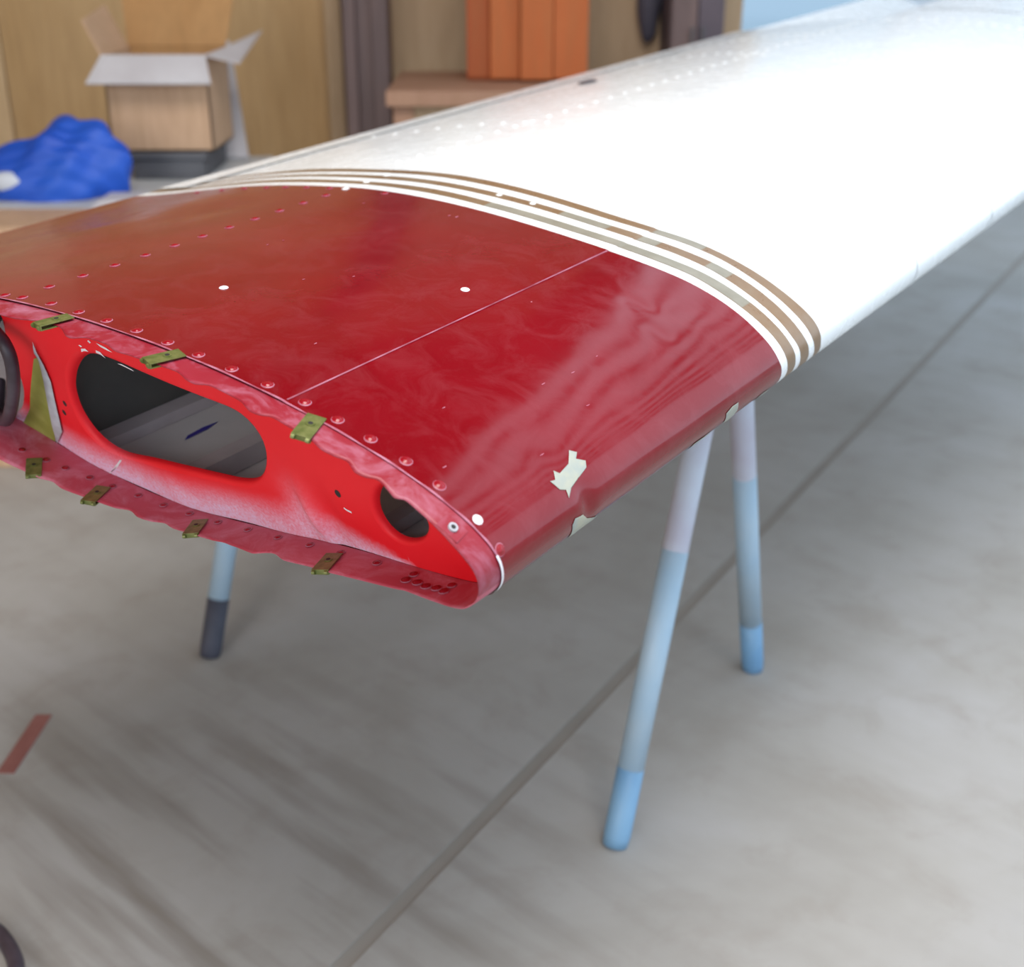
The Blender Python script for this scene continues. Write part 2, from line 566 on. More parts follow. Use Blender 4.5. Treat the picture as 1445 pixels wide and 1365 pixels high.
# t stations: dense round the nose, one step at the skin lap
tv = np.unique(np.concatenate([np.linspace(-1, -0.3, 90), np.linspace(-0.3, 0.5, 330), np.linspace(0.5, 1, 150),
                               SEAM + np.array([-0.003, -0.0015, -0.0008, -0.0003, 0.0003, 0.0008, 0.0015, 0.003])]))
STR_T = np.array([-1, -0.11, -0.03, 0.03, 0.085, 0.15, 0.21, 0.265, 0.325, 0.385, 0.436, 0.486, 0.54, 0.60, 0.66, 0.69, 0.735, 0.776, 0.822, 0.879, 0.938, 1.0])
STR_E = [  # seven painted lines, from the red edge to the white wing, span position at each STR_T
    [0.505, 0.505, 0.498, 0.4915, 0.491, 0.492, 0.496, 0.499, 0.4995, 0.494, 0.489, 0.486, 0.486, 0.490, 0.495, 0.498, 0.501, 0.499, 0.501, 0.509, 0.508, 0.500],
    [0.520, 0.520, 0.512, 0.507, 0.506, 0.507, 0.509, 0.512, 0.516, 0.510, 0.506, 0.502, 0.503, 0.506, 0.514, 0.516, 0.519, 0.517, 0.520, 0.529, 0.530, 0.522],
    [0.540, 0.540, 0.532, 0.528, 0.526, 0.527, 0.530, 0.533, 0.535, 0.529, 0.524, 0.520, 0.521, 0.524, 0.533, 0.535, 0.535, 0.534, 0.538, 0.548, 0.552, 0.545],
    [0.553, 0.553, 0.544, 0.539, 0.535, 0.537, 0.540, 0.544, 0.549, 0.546, 0.539, 0.536, 0.538, 0.542, 0.548, 0.551, 0.551, 0.551, 0.556, 0.567, 0.570, 0.560],
    [0.578, 0.578, 0.566, 0.560, 0.557, 0.558, 0.562, 0.566, 0.568, 0.564, 0.558, 0.553, 0.554, 0.559, 0.566, 0.569, 0.570, 0.568, 0.571, 0.581, 0.588, 0.580],
    [0.594, 0.594, 0.580, 0.573, 0.571, 0.571, 0.574, 0.578, 0.583, 0.581, 0.573, 0.567, 0.570, 0.577, 0.583, 0.587, 0.586, 0.583, 0.588, 0.600, 0.609, 0.602],
    [0.611, 0.611, 0.597, 0.595, 0.594, 0.592, 0.593, 0.596, 0.598, 0.598, 0.589, 0.585, 0.588, 0.595, 0.603, 0.607, 0.605, 0.602, 0.609, 0.622, 0.626, 0.615]]


def smooth_curve(ys):
    y = np.interp(tv, STR_T, ys)
    k = np.exp(-(np.linspace(-1, 1, 41) * 2.2) ** 2); k /= k.sum()
    u = np.linspace(-1, 1, 801)
    yu = np.interp(u, tv, y)
    yu = np.convolve(np.pad(yu, 20, mode='edge'), k, 'valid')
    return np.interp(tv, u, yu)


EDGE = [smooth_curve(e) for e in STR_E]
grid_obj('red_skin', tv, np.linspace(0, 1, 150)[None, :] * EDGE[0][:, None], M['red'], wing)
for k in range(6):
    S = EDGE[k][:, None] + np.linspace(0, 1, 4)[None, :] * (EDGE[k + 1] - EDGE[k])[:, None]
    if k % 2:
        tag(grid_obj('gold_stripe', tv, S, M['gold'], wing), 'tan painted stripe round the wing')
    else:
        tag(grid_obj('white_stripe', tv, S, M['white'], wing), 'white painted stripe round the wing')
S_CUT = 2.31
sv = np.concatenate([np.linspace(0, 1, 60)])
tf = tv[tv <= 0.765]
grid_obj('white_skin', tf, EDGE[6][tv <= 0.765][:, None] + sv[None, :] * (3.5 - EDGE[6][tv <= 0.765])[:, None], M['white'], wing)
ta = np.concatenate([[tf[-1]], tv[tv > tf[-1] + 1e-6]])
ea = np.interp(ta, tv, EDGE[6])
endc = np.interp(ta, [0.76, 0.79, 0.83, 0.875, 0.935, 1.0], [2.312, 2.316, 2.335, 2.385, 2.45, 2.47])
tag(grid_obj('trailing_skin', ta, ea[:, None] + sv[None, :] * (endc - ea)[:, None], M['white'], wing), 'white rear skin panel along the trailing edge')
tb = tv[tv <= -0.765]

# inner grey lining, one lightened rib deep inside, spar web, stringers
ti = np.linspace(-0.985, 0.985, 160)
si = np.linspace(0.0225, 1.6, 8)
grid_obj('inner_skin', ti, np.zeros((160, 1)) + si[None, :], M['inner'], wing, -0.0065)


def plane_pt(x, y, s):
    return nE1 * x + nE2 * y + nEU * s


def smooth_loop(pts, n=72):
    p = np.array(pts, float)
    k = len(p)
    d = np.linalg.norm(np.roll(p, -1, 0) - p, axis=1)
    u = np.concatenate([[0], np.cumsum(d)])
    q = np.vstack([p, p[:1]])
    w = np.linspace(0, u[-1], n, endpoint=False)
    r = np.stack([np.interp(w, u, q[:, 0]), np.interp(w, u, q[:, 1])], 1)
    for _ in range(3):
        r = 0.25 * np.roll(r, 1, 0) + 0.5 * r + 0.25 * np.roll(r, -1, 0)
    a = 0.5 * np.sum(r[:, 0] * np.roll(r[:, 1], -1) - np.roll(r[:, 0], -1) * r[:, 1])
    return r if a > 0 else r[::-1]


def offset_loop(r, d):
    tg = np.roll(r, -1, 0) - np.roll(r, 1, 0)
    tg /= np.linalg.norm(tg, axis=1)[:, None]
    nrm = np.stack([tg[:, 1], -tg[:, 0]], 1)      # outward for a counter-clockwise loop
    return r + nrm * d


def filled(name, outer, holes, s, mat, parent, dust=None, cuts=0):
    """flat plate in the section plane with holes, triangulated"""
    bm = bmesh.new()
    edges = []
    for loop in [outer] + holes:
        vs = [bm.verts.new((p[0], p[1], 0)) for p in loop]
        edges += [bm.edges.new((vs[i], vs[(i + 1) % len(vs)])) for i in range(len(vs))]
    bmesh.ops.triangle_fill(bm, edges=edges, use_beauty=True, use_dissolve=False)
    for _ in range(cuts):
        long = [e for e in bm.edges if e.calc_length() > 0.012 and not e.is_boundary]
        if long:
            bmesh.ops.subdivide_edges(bm, edges=long, cuts=1)
            bmesh.ops.triangulate(bm, faces=bm.faces[:])
    me = bpy.data.meshes.new(name)
    flat = [(v.co.x, v.co.y) for v in bm.verts]
    for v in bm.verts:
        v.co = Vector(plane_pt(v.co.x, v.co.y, s if not callable(s) else s(v.co.x, v.co.y)))
    bm.to_mesh(me); bm.free()
    me.materials.append(mat)
    if dust:
        at = me.attributes.new('dust', 'FLOAT', 'POINT')
        at.data.foreach_set('value', [dust(x, y) for x, y in flat])
    me.polygons.foreach_set('use_smooth', [True] * len(me.polygons))
    o = bpy.data.objects.new(name, me)
    COL.objects.link(o)
    o.parent = parent
    return o


def outline(ins, t0, t1, n=150):
    t = np.linspace(-t0, t1, n)
    p = surf(t, np.zeros(n), -ins, False)
    x = p @ np.array(BINV[0]); y = p @ np.array(BINV[1])
    return np.stack([x, y], 1)


BM_ = Matrix((E1, E2, EU)).transposed()
BINV = BM_.inverted()
WEB_S = 0.018
HOLE1 = smooth_loop([(0.5983, -0.0044), (0.577, 0.0251), (0.5511, 0.0486), (0.5289, 0.0607), (0.504, 0.065), (0.4737, 0.0636), (0.4449, 0.0608), (0.4026, 0.0575), (0.3609, 0.0556), (0.3283, 0.055), (0.3065, 0.0540), (0.2921, 0.0446), (0.2862, 0.0298), (0.2911, 0.0067), (0.3048, -0.0177), (0.3235, -0.0357), (0.3519, -0.046), (0.3993, -0.0539), (0.4491, -0.0622), (0.5006, -0.0700), (0.5506, -0.0800), (0.5785, -0.0776), (0.5987, -0.0627), (0.6064, -0.0365)], 96)
HOLE2 = smooth_loop([(0.1545, 0.0023), (0.1472, 0.0175), (0.1344, 0.0295), (0.1188, 0.0304), (0.1067, 0.0228), (0.0986, 0.0121), (0.0951, -0.0014), (0.0991, -0.0131), (0.109, -0.0256), (0.1229, -0.0339), (0.1362, -0.0368), (0.1477, -0.0327), (0.1547, -0.0225), (0.1569, -0.0105)], 60)
HOLE3 = smooth_loop([(0.665, 0.080), (0.682, 0.046), (0.6909, 0.0159), (0.6940, -0.0120), (0.7076, -0.0393), (0.7276, -0.0648), (0.7502, -0.0817), (0.7769, -0.0961), (0.81, -0.1030), (0.86, -0.085), (0.885, -0.04), (0.885, 0.02), (0.85, 0.056), (0.78, 0.075), (0.71, 0.086)], 84)


def web_shape(x, y):
    """the pressed web: a bead next to the small hole and slight buckles"""
    b = 0.007 * math.exp(-((x - 0.246 - 0.25 * (y + 0.045)) / 0.010) ** 2 - ((y + 0.048) / 0.030) ** 2)
    b -= 0.003 * math.exp(-((x - 0.222) / 0.012) ** 2 - ((y + 0.04) / 0.03) ** 2)
    b += 0.0015 * math.sin(x * 38) * math.cos(y * 30)
    return WEB_S - b


def y_bottom(x):
    return float(section(-math.sqrt(max(x, 0) / CH))[1])


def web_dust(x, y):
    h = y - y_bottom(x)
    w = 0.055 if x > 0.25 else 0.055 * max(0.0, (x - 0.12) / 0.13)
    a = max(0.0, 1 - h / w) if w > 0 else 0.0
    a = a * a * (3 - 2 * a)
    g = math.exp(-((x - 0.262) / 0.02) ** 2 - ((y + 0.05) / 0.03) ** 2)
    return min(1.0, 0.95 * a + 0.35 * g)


out_web = outline(0.0022, 0.965, 0.965)
rib = empty('tip_rib', (0, 0, 0))
rib.parent = wing
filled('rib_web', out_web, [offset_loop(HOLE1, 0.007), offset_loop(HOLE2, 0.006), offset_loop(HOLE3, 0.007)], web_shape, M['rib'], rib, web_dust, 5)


def lip(name, loop, r, depth, parent):
    """rolled lip round a lightening hole, turning inwards"""
    prof = [(r, 0.0), (r * 0.6, 0.0008), (r * 0.3, 0.0024), (r * 0.08, 0.0050), (0.0, depth)]
    V, Fc, D = [], [], []
    n = len(loop)
    for (o, ds) in prof:
        for p in offset_loop(loop, o):
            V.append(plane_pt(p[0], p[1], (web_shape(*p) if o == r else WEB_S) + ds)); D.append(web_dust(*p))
    for k in range(len(prof) - 1):
        for i in range(n):
            Fc.append((k * n + i, k * n + (i + 1) % n, (k + 1) * n + (i + 1) % n, (k + 1) * n + i))
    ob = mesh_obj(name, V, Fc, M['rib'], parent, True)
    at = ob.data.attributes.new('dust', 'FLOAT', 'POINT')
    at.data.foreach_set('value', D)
    return ob


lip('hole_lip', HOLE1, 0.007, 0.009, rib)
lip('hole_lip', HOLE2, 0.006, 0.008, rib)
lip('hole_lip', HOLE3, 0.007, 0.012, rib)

# second rib inside, with a round hole, and the spar web
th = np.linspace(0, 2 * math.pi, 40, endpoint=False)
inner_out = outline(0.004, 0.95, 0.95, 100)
filled('inner_rib', inner_out, [np.stack([0.47 + 0.062 * np.cos(th), -0.002 + 0.062 * np.sin(th)], 1), np.stack([0.22 + 0.04 * np.cos(th), 0.0 + 0.04 * np.sin(th)], 1)], 0.48, M['inner_shaded'], wing)


def skin_strip(name, t, s0, s1, h, w, mat):
    """spanwise stringer of height h and foot width w standing on the bottom skin inside"""
    x0 = CH * t * t
    V = []
    for s in (s0, s1):
        for (dx, dy) in ((0, 0.002), (0.001, h), (w * 0.45, h), (w * 0.5, 0.004), (w, 0.004), (w, 0.002)):
            x = x0 + dx
            V.append(plane_pt(x, y_bottom(x) + 0.0055 + dy, s))
    Fc = [(i, (i + 1) % 6, 6 + (i + 1) % 6, 6 + i) for i in range(6)] + [tuple(range(6)), tuple(range(11, 5, -1))]
    return mesh_obj(name, V, Fc, mat, wing)


skin_strip('stringer', -0.7535, 0.03, 0.477, 0.016, 0.05, M['stringer'])
skin_strip('stringer', -0.654, 0.03, 0.477, 0.026, 0.06, M['stringer'])
skin_strip('stringer', -0.40, 0.03, 0.477, 0.016, 0.04, M['stringer'])
sp = bmesh.new()
vs = [sp.verts.new(plane_pt(x, y, s)) for (x, y, s) in ((0.655, -0.118, 0.02), (0.655, -0.118, 1.5), (0.655, 0.105, 1.5), (0.655, 0.105, 0.02), (0.648, -0.118, 0.02), (0.648, -0.118, 1.5), (0.648, 0.105, 1.5), (0.648, 0.105, 0.02))]
for f in ((0, 1, 2, 3), (7, 6, 5, 4), (0, 4, 5, 1), (1, 5, 6, 2), (2, 6, 7, 3), (3, 7, 4, 0)): sp.faces.new([vs[i] for i in f])
bm_obj('spar_web', sp, M['inner_shaded'], wing)


def patch(name, poly, put, mat, parent, cuts=3, thick=0.0):
    """thin flake with an irregular outline, mapped by put(u, v, lift)"""
    bm = bmesh.new()
    f = bm.faces.new([bm.verts.new((u, v, 0)) for u, v in poly])
    bmesh.ops.triangulate(bm, faces=[f])
    for _ in range(cuts):
        bmesh.ops.subdivide_edges(bm, edges=bm.edges[:], cuts=1, use_grid_fill=True)
    bmesh.ops.triangulate(bm, faces=bm.faces[:])
    uv = [(v.co.x, v.co.y, v.is_boundary) for v in bm.verts]
    for v, (u, w, bd) in zip(bm.verts, uv):
        v.co = Vector(put(u, w, 0.0 if bd else 1.0))
    o = bm_obj(name, bm, mat, parent, True)
    return o


on_skin = lambda u, w, k: surf(u, w, 0.0006 + 0.0003 * k)
on_web = lambda lift: (lambda u, w, k: plane_pt(u, w, web_shape(u, w) - lift * (0.7 + 0.3 * k)))
MARK = patch('ink_mark', [(-0.729, 0.115), (-0.7295, 0.150), (-0.733, 0.172), (-0.7345, 0.150), (-0.733, 0.125)], lambda u, w, k: surf(u, w, -0.0074), M['blue_ink'], wing, 1)
MARK['label'] = 'blue ink mark on the inner skin seen through the large hole'

# torn paint on the rib: green primer and grey edge
tag(patch('primer_patch', [(0.6397, 0.0252), (0.6257, 0.0316), (0.6345, 0.0078), (0.6483, -0.0219), (0.6594, -0.0537), (0.695, -0.119), (0.7293, -0.119), (0.7674, -0.119), (0.8159, -0.1122), (0.8067, -0.1079), (0.7843, -0.1062), (0.746, -0.0986), (0.7061, -0.0622), (0.6795, -0.0273), (0.648, 0.0148)], on_web(0.0012), M['primer'], rib, 2), 'bare green primer beside the spar')
tag(patch('torn_edge', [(0.6185, 0.0544), (0.6228, 0.0394), (0.6227, 0.0218), (0.6255, -0.0006), (0.6345, -0.0253), (0.647, -0.0633), (0.6534, -0.079), (0.6828, -0.1066), (0.6725, -0.0792), (0.6562, -0.0431), (0.6406, -0.0049), (0.6271, 0.0295), (0.6286, 0.0361)], on_web(0.0035), M['alu'], rib, 2), 'grey torn edge beside the green primer')
for poly in ([(0.5996, -0.1239), (0.596, -0.1225), (0.5606, -0.0899), (0.5570, -0.0893), (0.573, -0.105)],
             [(0.1965, -0.0198), (0.1935, -0.0212), (0.1880, -0.0222), (0.1885, -0.0243), (0.1935, -0.0236), (0.1972, -0.0220)],
             [(0.534, 0.0705), (0.531, 0.0718), (0.528, 0.0705), (0.531, 0.069)],
             [(0.513, 0.081), (0.510, 0.083), (0.507, 0.081), (0.510, 0.0790)],
             [(0.497, 0.0833), (0.482, 0.0816), (0.473, 0.0783), (0.482, 0.0785), (0.492, 0.0800)],
             [(0.5335, 0.0625), (0.528, 0.0650), (0.520, 0.0665), (0.524, 0.0690), (0.532, 0.0668)],
             [(0.506, 0.0690), (0.498, 0.0685), (0.492, 0.0660), (0.497, 0.0722), (0.504, 0.0725)],
             [(0.474, 0.0648), (0.465, 0.0640), (0.450, 0.0618), (0.452, 0.0636), (0.466, 0.0660)]):
    tag(patch('paint_chip', poly, on_web(0.0005), M['white_mark'], rib, 1), 'white chip in the red rib paint')
for (x, y, r) in ((0.1984, -0.0039, 0.0035), (0.6219, -0.0303, 0.003), (0.6318, -0.0457, 0.003)):
    d = [(x + r * math.cos(a), y + 1.3 * r * math.sin(a)) for a in np.linspace(0, 6.283, 13)[:-1]]
    patch('bolt_hole', d, on_web(0.0004), M['dark_hole'], rib, 1)

# ------------------------------------------------------------------ scalloped flange round the tip
TOPE = [(0.714, -0.028), (0.699, -0.028), (0.675, -0.021), (0.655, -0.021), (0.643, -0.030), (0.635, -0.032), (0.628, -0.024), (0.604, -0.023), (0.591, -0.028), (0.580, -0.026), (0.560, -0.025), (0.529, -0.022), (0.515, -0.027), (0.505, -0.027), (0.498, -0.021), (0.460, -0.022), (0.444, -0.028), (0.432, -0.026), (0.427, -0.022), (0.400, -0.023), (0.381, -0.022), (0.359, -0.027), (0.342, -0.026), (0.328, -0.023), (0.311, -0.029), (0.297, -0.027), (0.286, -0.022), (0.267, -0.025), (0.250, -0.028), (0.241, -0.023), (0.218, -0.024), (0.185, -0.025), (0.135, -0.027), (0.086, -0.0275), (0.039, -0.027), (0.008, -0.027), (-0.046, -0.027)]
BOTE = [(-0.109, -0.027), (-0.136, -0.030), (-0.238, -0.022), (-0.310, -0.018), (-0.320, -0.020), (-0.419, -0.027), (-0.444, -0.026), (-0.479, -0.028), (-0.502, -0.019), (-0.512, -0.022), (-0.517, -0.030), (-0.546, -0.025), (-0.556, -0.024), (-0.565, -0.022), (-0.577, -0.024), (-0.614, -0.023), (-0.628, -0.024), (-0.645, -0.018), (-0.649, -0.024), (-0.667, -0.027), (-0.683, -0.019), (-0.690, -0.026), (-0.724, -0.032), (-0.743, -0.037), (-0.757, -0.032), (-0.760, -0.041), (-0.766, -0.039), (-0.794, -0.046)]
ed = sorted(TOPE + BOTE + [(-1.0, -0.046), (0.80, -0.028), (1.0, -0.028)])
et = np.array([e[0] for e in ed]); es = np.array([e[1] for e in ed])
tfl = np.unique(np.concatenate([np.linspace(-0.985, -0.83, 20), np.linspace(-0.83, 0.76, 520), np.linspace(0.76, 0.985, 20)]))
efl = np.interp(tfl, et, es)
kk = np.array([0.25, 0.5, 0.25])
for _ in range(2): efl = np.convolve(np.pad(efl, 1, mode='edge'), kk, 'valid')
fr_ = np.array([0.0, 0.3, 0.42, 0.5, 0.6, 0.7, 0.8, 0.9, 1.0])
Sf = WEB_S + fr_[None, :] * (efl - WEB_S)[:, None]
wv = (efl - np.convolve(np.pad(efl, 12, mode='edge'), np.ones(25) / 25, 'valid'))      # tabs bend where the edge scallops
out_o = -0.0007 + 0.0 * Sf
lift = np.clip((0.0 - Sf) / 0.026, 0, 1) ** 2
sgn = np.where(tfl > -0.05, 1.0, 0.6)[:, None]
out_o = out_o + lift * (0.22 * wv[:, None] * sgn - 0.0008)
Vt = np.concatenate([surf(tfl[:, None] + 0 * Sf, Sf, out_o, False).reshape(-1, 3), surf(tfl[:, None] + 0 * Sf, Sf, out_o - 0.0011, False).reshape(-1, 3)])
n_, m_ = Sf.shape
idx = np.arange(n_ * m_).reshape(n_, m_)
q = lambda I: np.stack([I[:-1, :-1].ravel(), I[1:, :-1].ravel(), I[1:, 1:].ravel(), I[:-1, 1:].ravel()], 1)
ff = np.concatenate([q(idx), q(idx + n_ * m_)[:, ::-1]])
e_ = idx[:, -1]
ff = np.concatenate([ff, np.stack([e_[:-1], e_[1:], e_[1:] + n_ * m_, e_[:-1] + n_ * m_], 1)])
flange = mesh_obj('tip_flange', Vt, ff.tolist(), M['flange'], wing, True)
M['flange_low'] = paint('flange_dusty_pink', srgb(176, 58, 76), srgb(186, 78, 96), srgb(214, 160, 182), 0.7, 0.45, 0.6)
flange.data.materials.append(M['flange_low'])
nf = (n_ - 1) * (m_ - 1)
tq_ = np.repeat((tfl[:-1] + tfl[1:]) / 2, m_ - 1)
flange.data.polygons.foreach_set('material_index', [int(v < -0.06) for v in np.concatenate([tq_, tq_, (tfl[:-1] + tfl[1:]) / 2])])
flange['label'] = 'dusty faded red scalloped flange'

# worn pale lines: skin edge with its highlight painted in, and lap seam
te = np.linspace(-0.30, 0.80, 260)
tag(grid_obj('skin_edge', te, np.stack([-0.0006 + 0 * te, 0.0013 + 0.0005 * np.sin(te * 90)], 1), M['worn'], wing, 0.0005), 'pale worn edge of the red skin with its highlight painted in')
ts = np.array([SEAM - 0.0008, SEAM + 0.0006])
tag(grid_obj('seam_line', ts, np.zeros((2, 1)) + np.linspace(0.004, 0.487, 50)[None, :], M['seam'], wing, 0.0006), 'pale worn lap seam across the red skin')
tag(grid_obj('nose_edge_line', np.linspace(-0.20, 0.045, 40), np.zeros((40, 1)) + np.array([[-0.0015, 0.0012]]), M['white_mark'], wing, 0.0009), 'white worn rim at the nose, edge highlight painted in')

# ------------------------------------------------------------------ rivets
def rivet_mesh(name, mat_a, mat_b, r=0.0046, n=14):
    prof = [(r * 1.28, 0.0), (r * 1.12, 0.0007), (r * 0.9, 0.0003), (r * 0.78, 0.0008), (r * 0.45, 0.0017), (0.0, 0.0020)]
    V, Fc, mi = [], [], []
    for (rr, z) in prof[:-1]:
        for k in range(n):
            a = 2 * math.pi * k / n
            V.append((rr * math.cos(a), rr * math.sin(a), z))
    V.append((0, 0, prof[-1][1]))
    for j in range(len(prof) - 2):
        for k in range(n):
            Fc.append((j * n + k, j * n + (k + 1) % n, (j + 1) * n + (k + 1) % n, (j + 1) * n + k)); mi.append(0 if j == 0 else 1)
    c = len(V) - 1
    b = (len(prof) - 2) * n
    for k in range(n):
        Fc.append((b + k, b + (k + 1) % n, c)); mi.append(1)
    me = bpy.data.meshes.new(name)
    me.from_pydata(V, [], Fc)
    me.materials.append(mat_a); me.materials.append(mat_b)
    me.polygons.foreach_set('material_index', mi)
    me.polygons.foreach_set('use_smooth', [True] * len(Fc))
    return me


M['rivet_red'] = simple('rivet_red_gloss', srgb(136, 10, 24), srgb(146, 22, 36), 0.2, 60)
RV = {'red': rivet_mesh('rivet_red', M['worn'], M['rivet_red']),
      'white': rivet_mesh('rivet_white', M['white'], M['white']),
      'bare': rivet_mesh('rivet_bare', M['white_mark'], M['white_mark'], 0.0038),
      'dull': rivet_mesh('rivet_dull', M['flange'], M['flange'], 0.0036)}


def rivet(t, s, kind, inside=False, scale=1.0, label=None):
    p, c, b, n = surf_frame(t, s)
    if inside:
        n = -n; b = -b
        p = Vector(surf(t, s, -0.0024, False))
    else:
        p = p + n * 0.0002
    R = Matrix((c, b, n)).transposed().to_4x4()
    o = bpy.data.objects.new('rivet', RV[kind])
    COL.objects.link(o)
    o.parent = wing
    o.matrix_local = Matrix.Translation(p) @ R @ Matrix.Scale(scale, 4)
    if label: o['label'] = label
    return o


for t, s in [(0.746, 0.008), (0.729, 0.011), (0.698, 0.012), (0.666, 0.010), (0.636, 0.010), (0.604, 0.010), (0.570, 0.009), (0.537, 0.009), (0.501, 0.009), (0.462, 0.010), (0.421, 0.012), (0.381, 0.012), (0.338, 0.012), (0.287, 0.012), (0.230, 0.011), (0.053, 0.006)]:
    rivet(t, s, 'red')
rivet(0.143, 0.009, 'bare', label='rivet with its paint chipped to white')
for k in range(11):
    rivet(0.7335 + 0.00105 * k, 0.046 + 0.0408 * k, 'red')
for k in range(11, 14):
    rivet(0.744 + 0.001 * (k - 10), 0.0455 + 0.0405 * k, 'white', scale=0.9)
for t in (0.917, 0.887, 0.860, 0.834, 0.812, 0.788, 0.762, 0.70):
    rivet(t, 0.489, 'red', scale=0.85)
for t, s in [(0.622, 0.133), (0.472, 0.286)]:
    rivet(t, s, 'bare', label='rivet head bare of red paint')
for t, s in [(0.609, 0.554), (0.568, 0.551)]:
    rivet(t, s, 'white', scale=0.7)
for t, s in [(-0.796, -0.018), (-0.777, -0.012), (-0.761, -0.008), (-0.740, -0.003), (-0.719, 0.001), (-0.694, 0.005), (-0.666, 0.006), (-0.636, 0.007), (-0.601, 0.007), (-0.563, 0.007), (-0.522, 0.006), (-0.479, 0.006), (-0.436, 0.006), (-0.383, 0.006), (-0.324, 0.006), (-0.252, 0.006)]:
    rivet(t, s, 'red', True, 0.8)
# white skin: rib rows across the chord, rear spar row, trailing edge row
for t in np.arange(0.60, 1.0, 0.026): rivet(float(t), 0.955, 'white')
for t in np.arange(0.76, 1.0, 0.021): rivet(float(t), 1.70 + 0.10 * math.sin((t - 0.76) / 0.24 * 2.4), 'white')
for t in np.arange(0.80, 1.0, 0.017): rivet(float(t), 2.04 + 0.11 * (t - 0.8) / 0.2, 'white')
for t in np.arange(0.50, 0.76, 0.024): rivet(float(t), 2.266, 'white', scale=1.2)
for s in np.arange(0.65, 2.3, 0.045): rivet(0.778, float(s), 'white')
for s in np.arange(0.70, 2.4, 0.045): rivet(0.985, float(s), 'white', scale=1.15)
tag(grid_obj('trailing_strip', np.linspace(0.968, 0.9995, 6), np.zeros((6, 1)) + np.linspace(0.545, 2.44, 80)[None, :], M['white'], wing, 0.0022), 'raised white edge strip along the trailing edge')
tag(grid_obj('joint_strip', np.linspace(0.575, 0.745, 20), np.zeros((20, 1)) + np.array([[2.47, 2.472, 2.498, 2.5]]), M['white'], wing, 0.0012), 'raised white joint strip at the inboard skin')
for s in (0.895, 1.195):
    tag(grid_obj('nose_joint', np.linspace(-0.3, 0.14, 40), np.zeros((40, 1)) + np.array([[s - 0.003, s - 0.0015, s + 0.0015, s + 0.003]]), M['white'], wing, 0.0012), 'raised white joint round the leading edge')
d = [(0.909 + 0.012 * math.cos(a), 1.468 + 0.016 * math.sin(a)) for a in np.linspace(0, 6.283, 17)[:-1]]
tag(patch('drain_hole', d, lambda u, w, k: surf(u, w, 0.002 + 0.004 * k), M['rubber'], wing, 2), 'small dark plug in the rear white skin')

# paint chips at the leading edge
CH1 = [(0.160, 0.144), (0.147, 0.149), (0.136, 0.142), (0.120, 0.149), (0.105, 0.144), (0.094, 0.129), (0.110, 0.126), (0.082, 0.114), (0.061, 0.104), (0.086, 0.107), (0.096, 0.101), (0.126, 0.099), (0.122, 0.105), (0.142, 0.112), (0.129, 0.115), (0.136, 0.131)]
CH2 = [(-0.034, 0.098), (-0.016, 0.102), (-0.025, 0.115), (-0.060, 0.124), (-0.095, 0.145), (-0.15, 0.140), (-0.16, 0.120), (-0.11, 0.102)]
CH3 = [(-0.10, 0.380), (-0.036, 0.372), (-0.022, 0.384), (-0.023, 0.397), (-0.067, 0.401), (-0.12, 0.397)]
CH4 = [(-0.09, 0.460), (-0.09, 0.475), (-0.105, 0.486), (-0.14, 0.480), (-0.14, 0.462)]
CH5 = [(-0.085, 0.315), (-0.095, 0.358), (-0.14, 0.355), (-0.14, 0.320)]
for k, c in enumerate((CH1, CH2, CH3, CH4, CH5)):
    tag(patch('paint_chip', c, on_skin, M['chip'], wing, 3), 'bare grey chip in the red leading edge')
for k in range(16):
    t, s = random.uniform(0.15, 0.7), random.uniform(0.03, 0.46)
    r = random.uniform(0.001, 0.0022)
    patch('paint_fleck', [(t + r * 0.7 * math.cos(a) * random.uniform(0.5, 1.2), s + r * 1.6 * math.sin(a) * random.uniform(0.5, 1.2)) for a in np.linspace(0, 6.283, 8)[:-1]], lambda u, w, kk_: surf(u, w, 0.0003), M['worn'], wing, 0)
# worn patches on the tan stripes, where the tint has faded to grey
FADE = [(1, 0.60, 0.43, 0.0), (1, 0.43, 0.22, 0.0), (3, 0.53, 0.47, 0.0), (3, 0.43, 0.405, 0.0), (5, 0.43, 0.36, 0.0), (3, 0.33, 0.29, 0.0)]
for (k, t0, t1, _) in FADE:
    tq = np.linspace(t1, t0, 30)
    a = np.interp(tq, tv, EDGE[k]); b = np.interp(tq, tv, EDGE[k + 1])
    tag(grid_obj('faded_stripe_patch', tq, np.stack([a + 0.0012, b - 0.0004], 1), M['silver'], wing, 0.0002), 'greyed length of a tan stripe')

# cluster of scraped rivets under the nose and the bare nut plate at the top
for k in range(5):
    rivet(-0.287 + 0.018 * (k - 2), -0.005 + 0.0015 * (k % 2), 'red', True, 0.9)
p, c, b, n = surf_frame(0.157, -0.015)
npl = bmesh.new()
add_box(npl, (-0.011, -0.0085, 0.0), (0.011, 0.0085, 0.0012), 0.0004)
nut = bm_obj('nut_plate', npl, M['flange'], wing)
nut.matrix_local = Matrix.Translation(p - n * 0.0018) @ Matrix((c, b, n)).transposed().to_4x4()
V, Fc = tube_mesh([(0, 0, 0.0), (0, 0, 0.0030)], 0.0042, 14)
mesh_obj('nut', V, Fc, M['alu'], nut)
V, Fc = tube_mesh([(0, 0, 0.0), (0, 0, 0.0032)], 0.0022, 12)
mesh_obj('nut_hole', V, Fc, M['dark_hole'], nut)


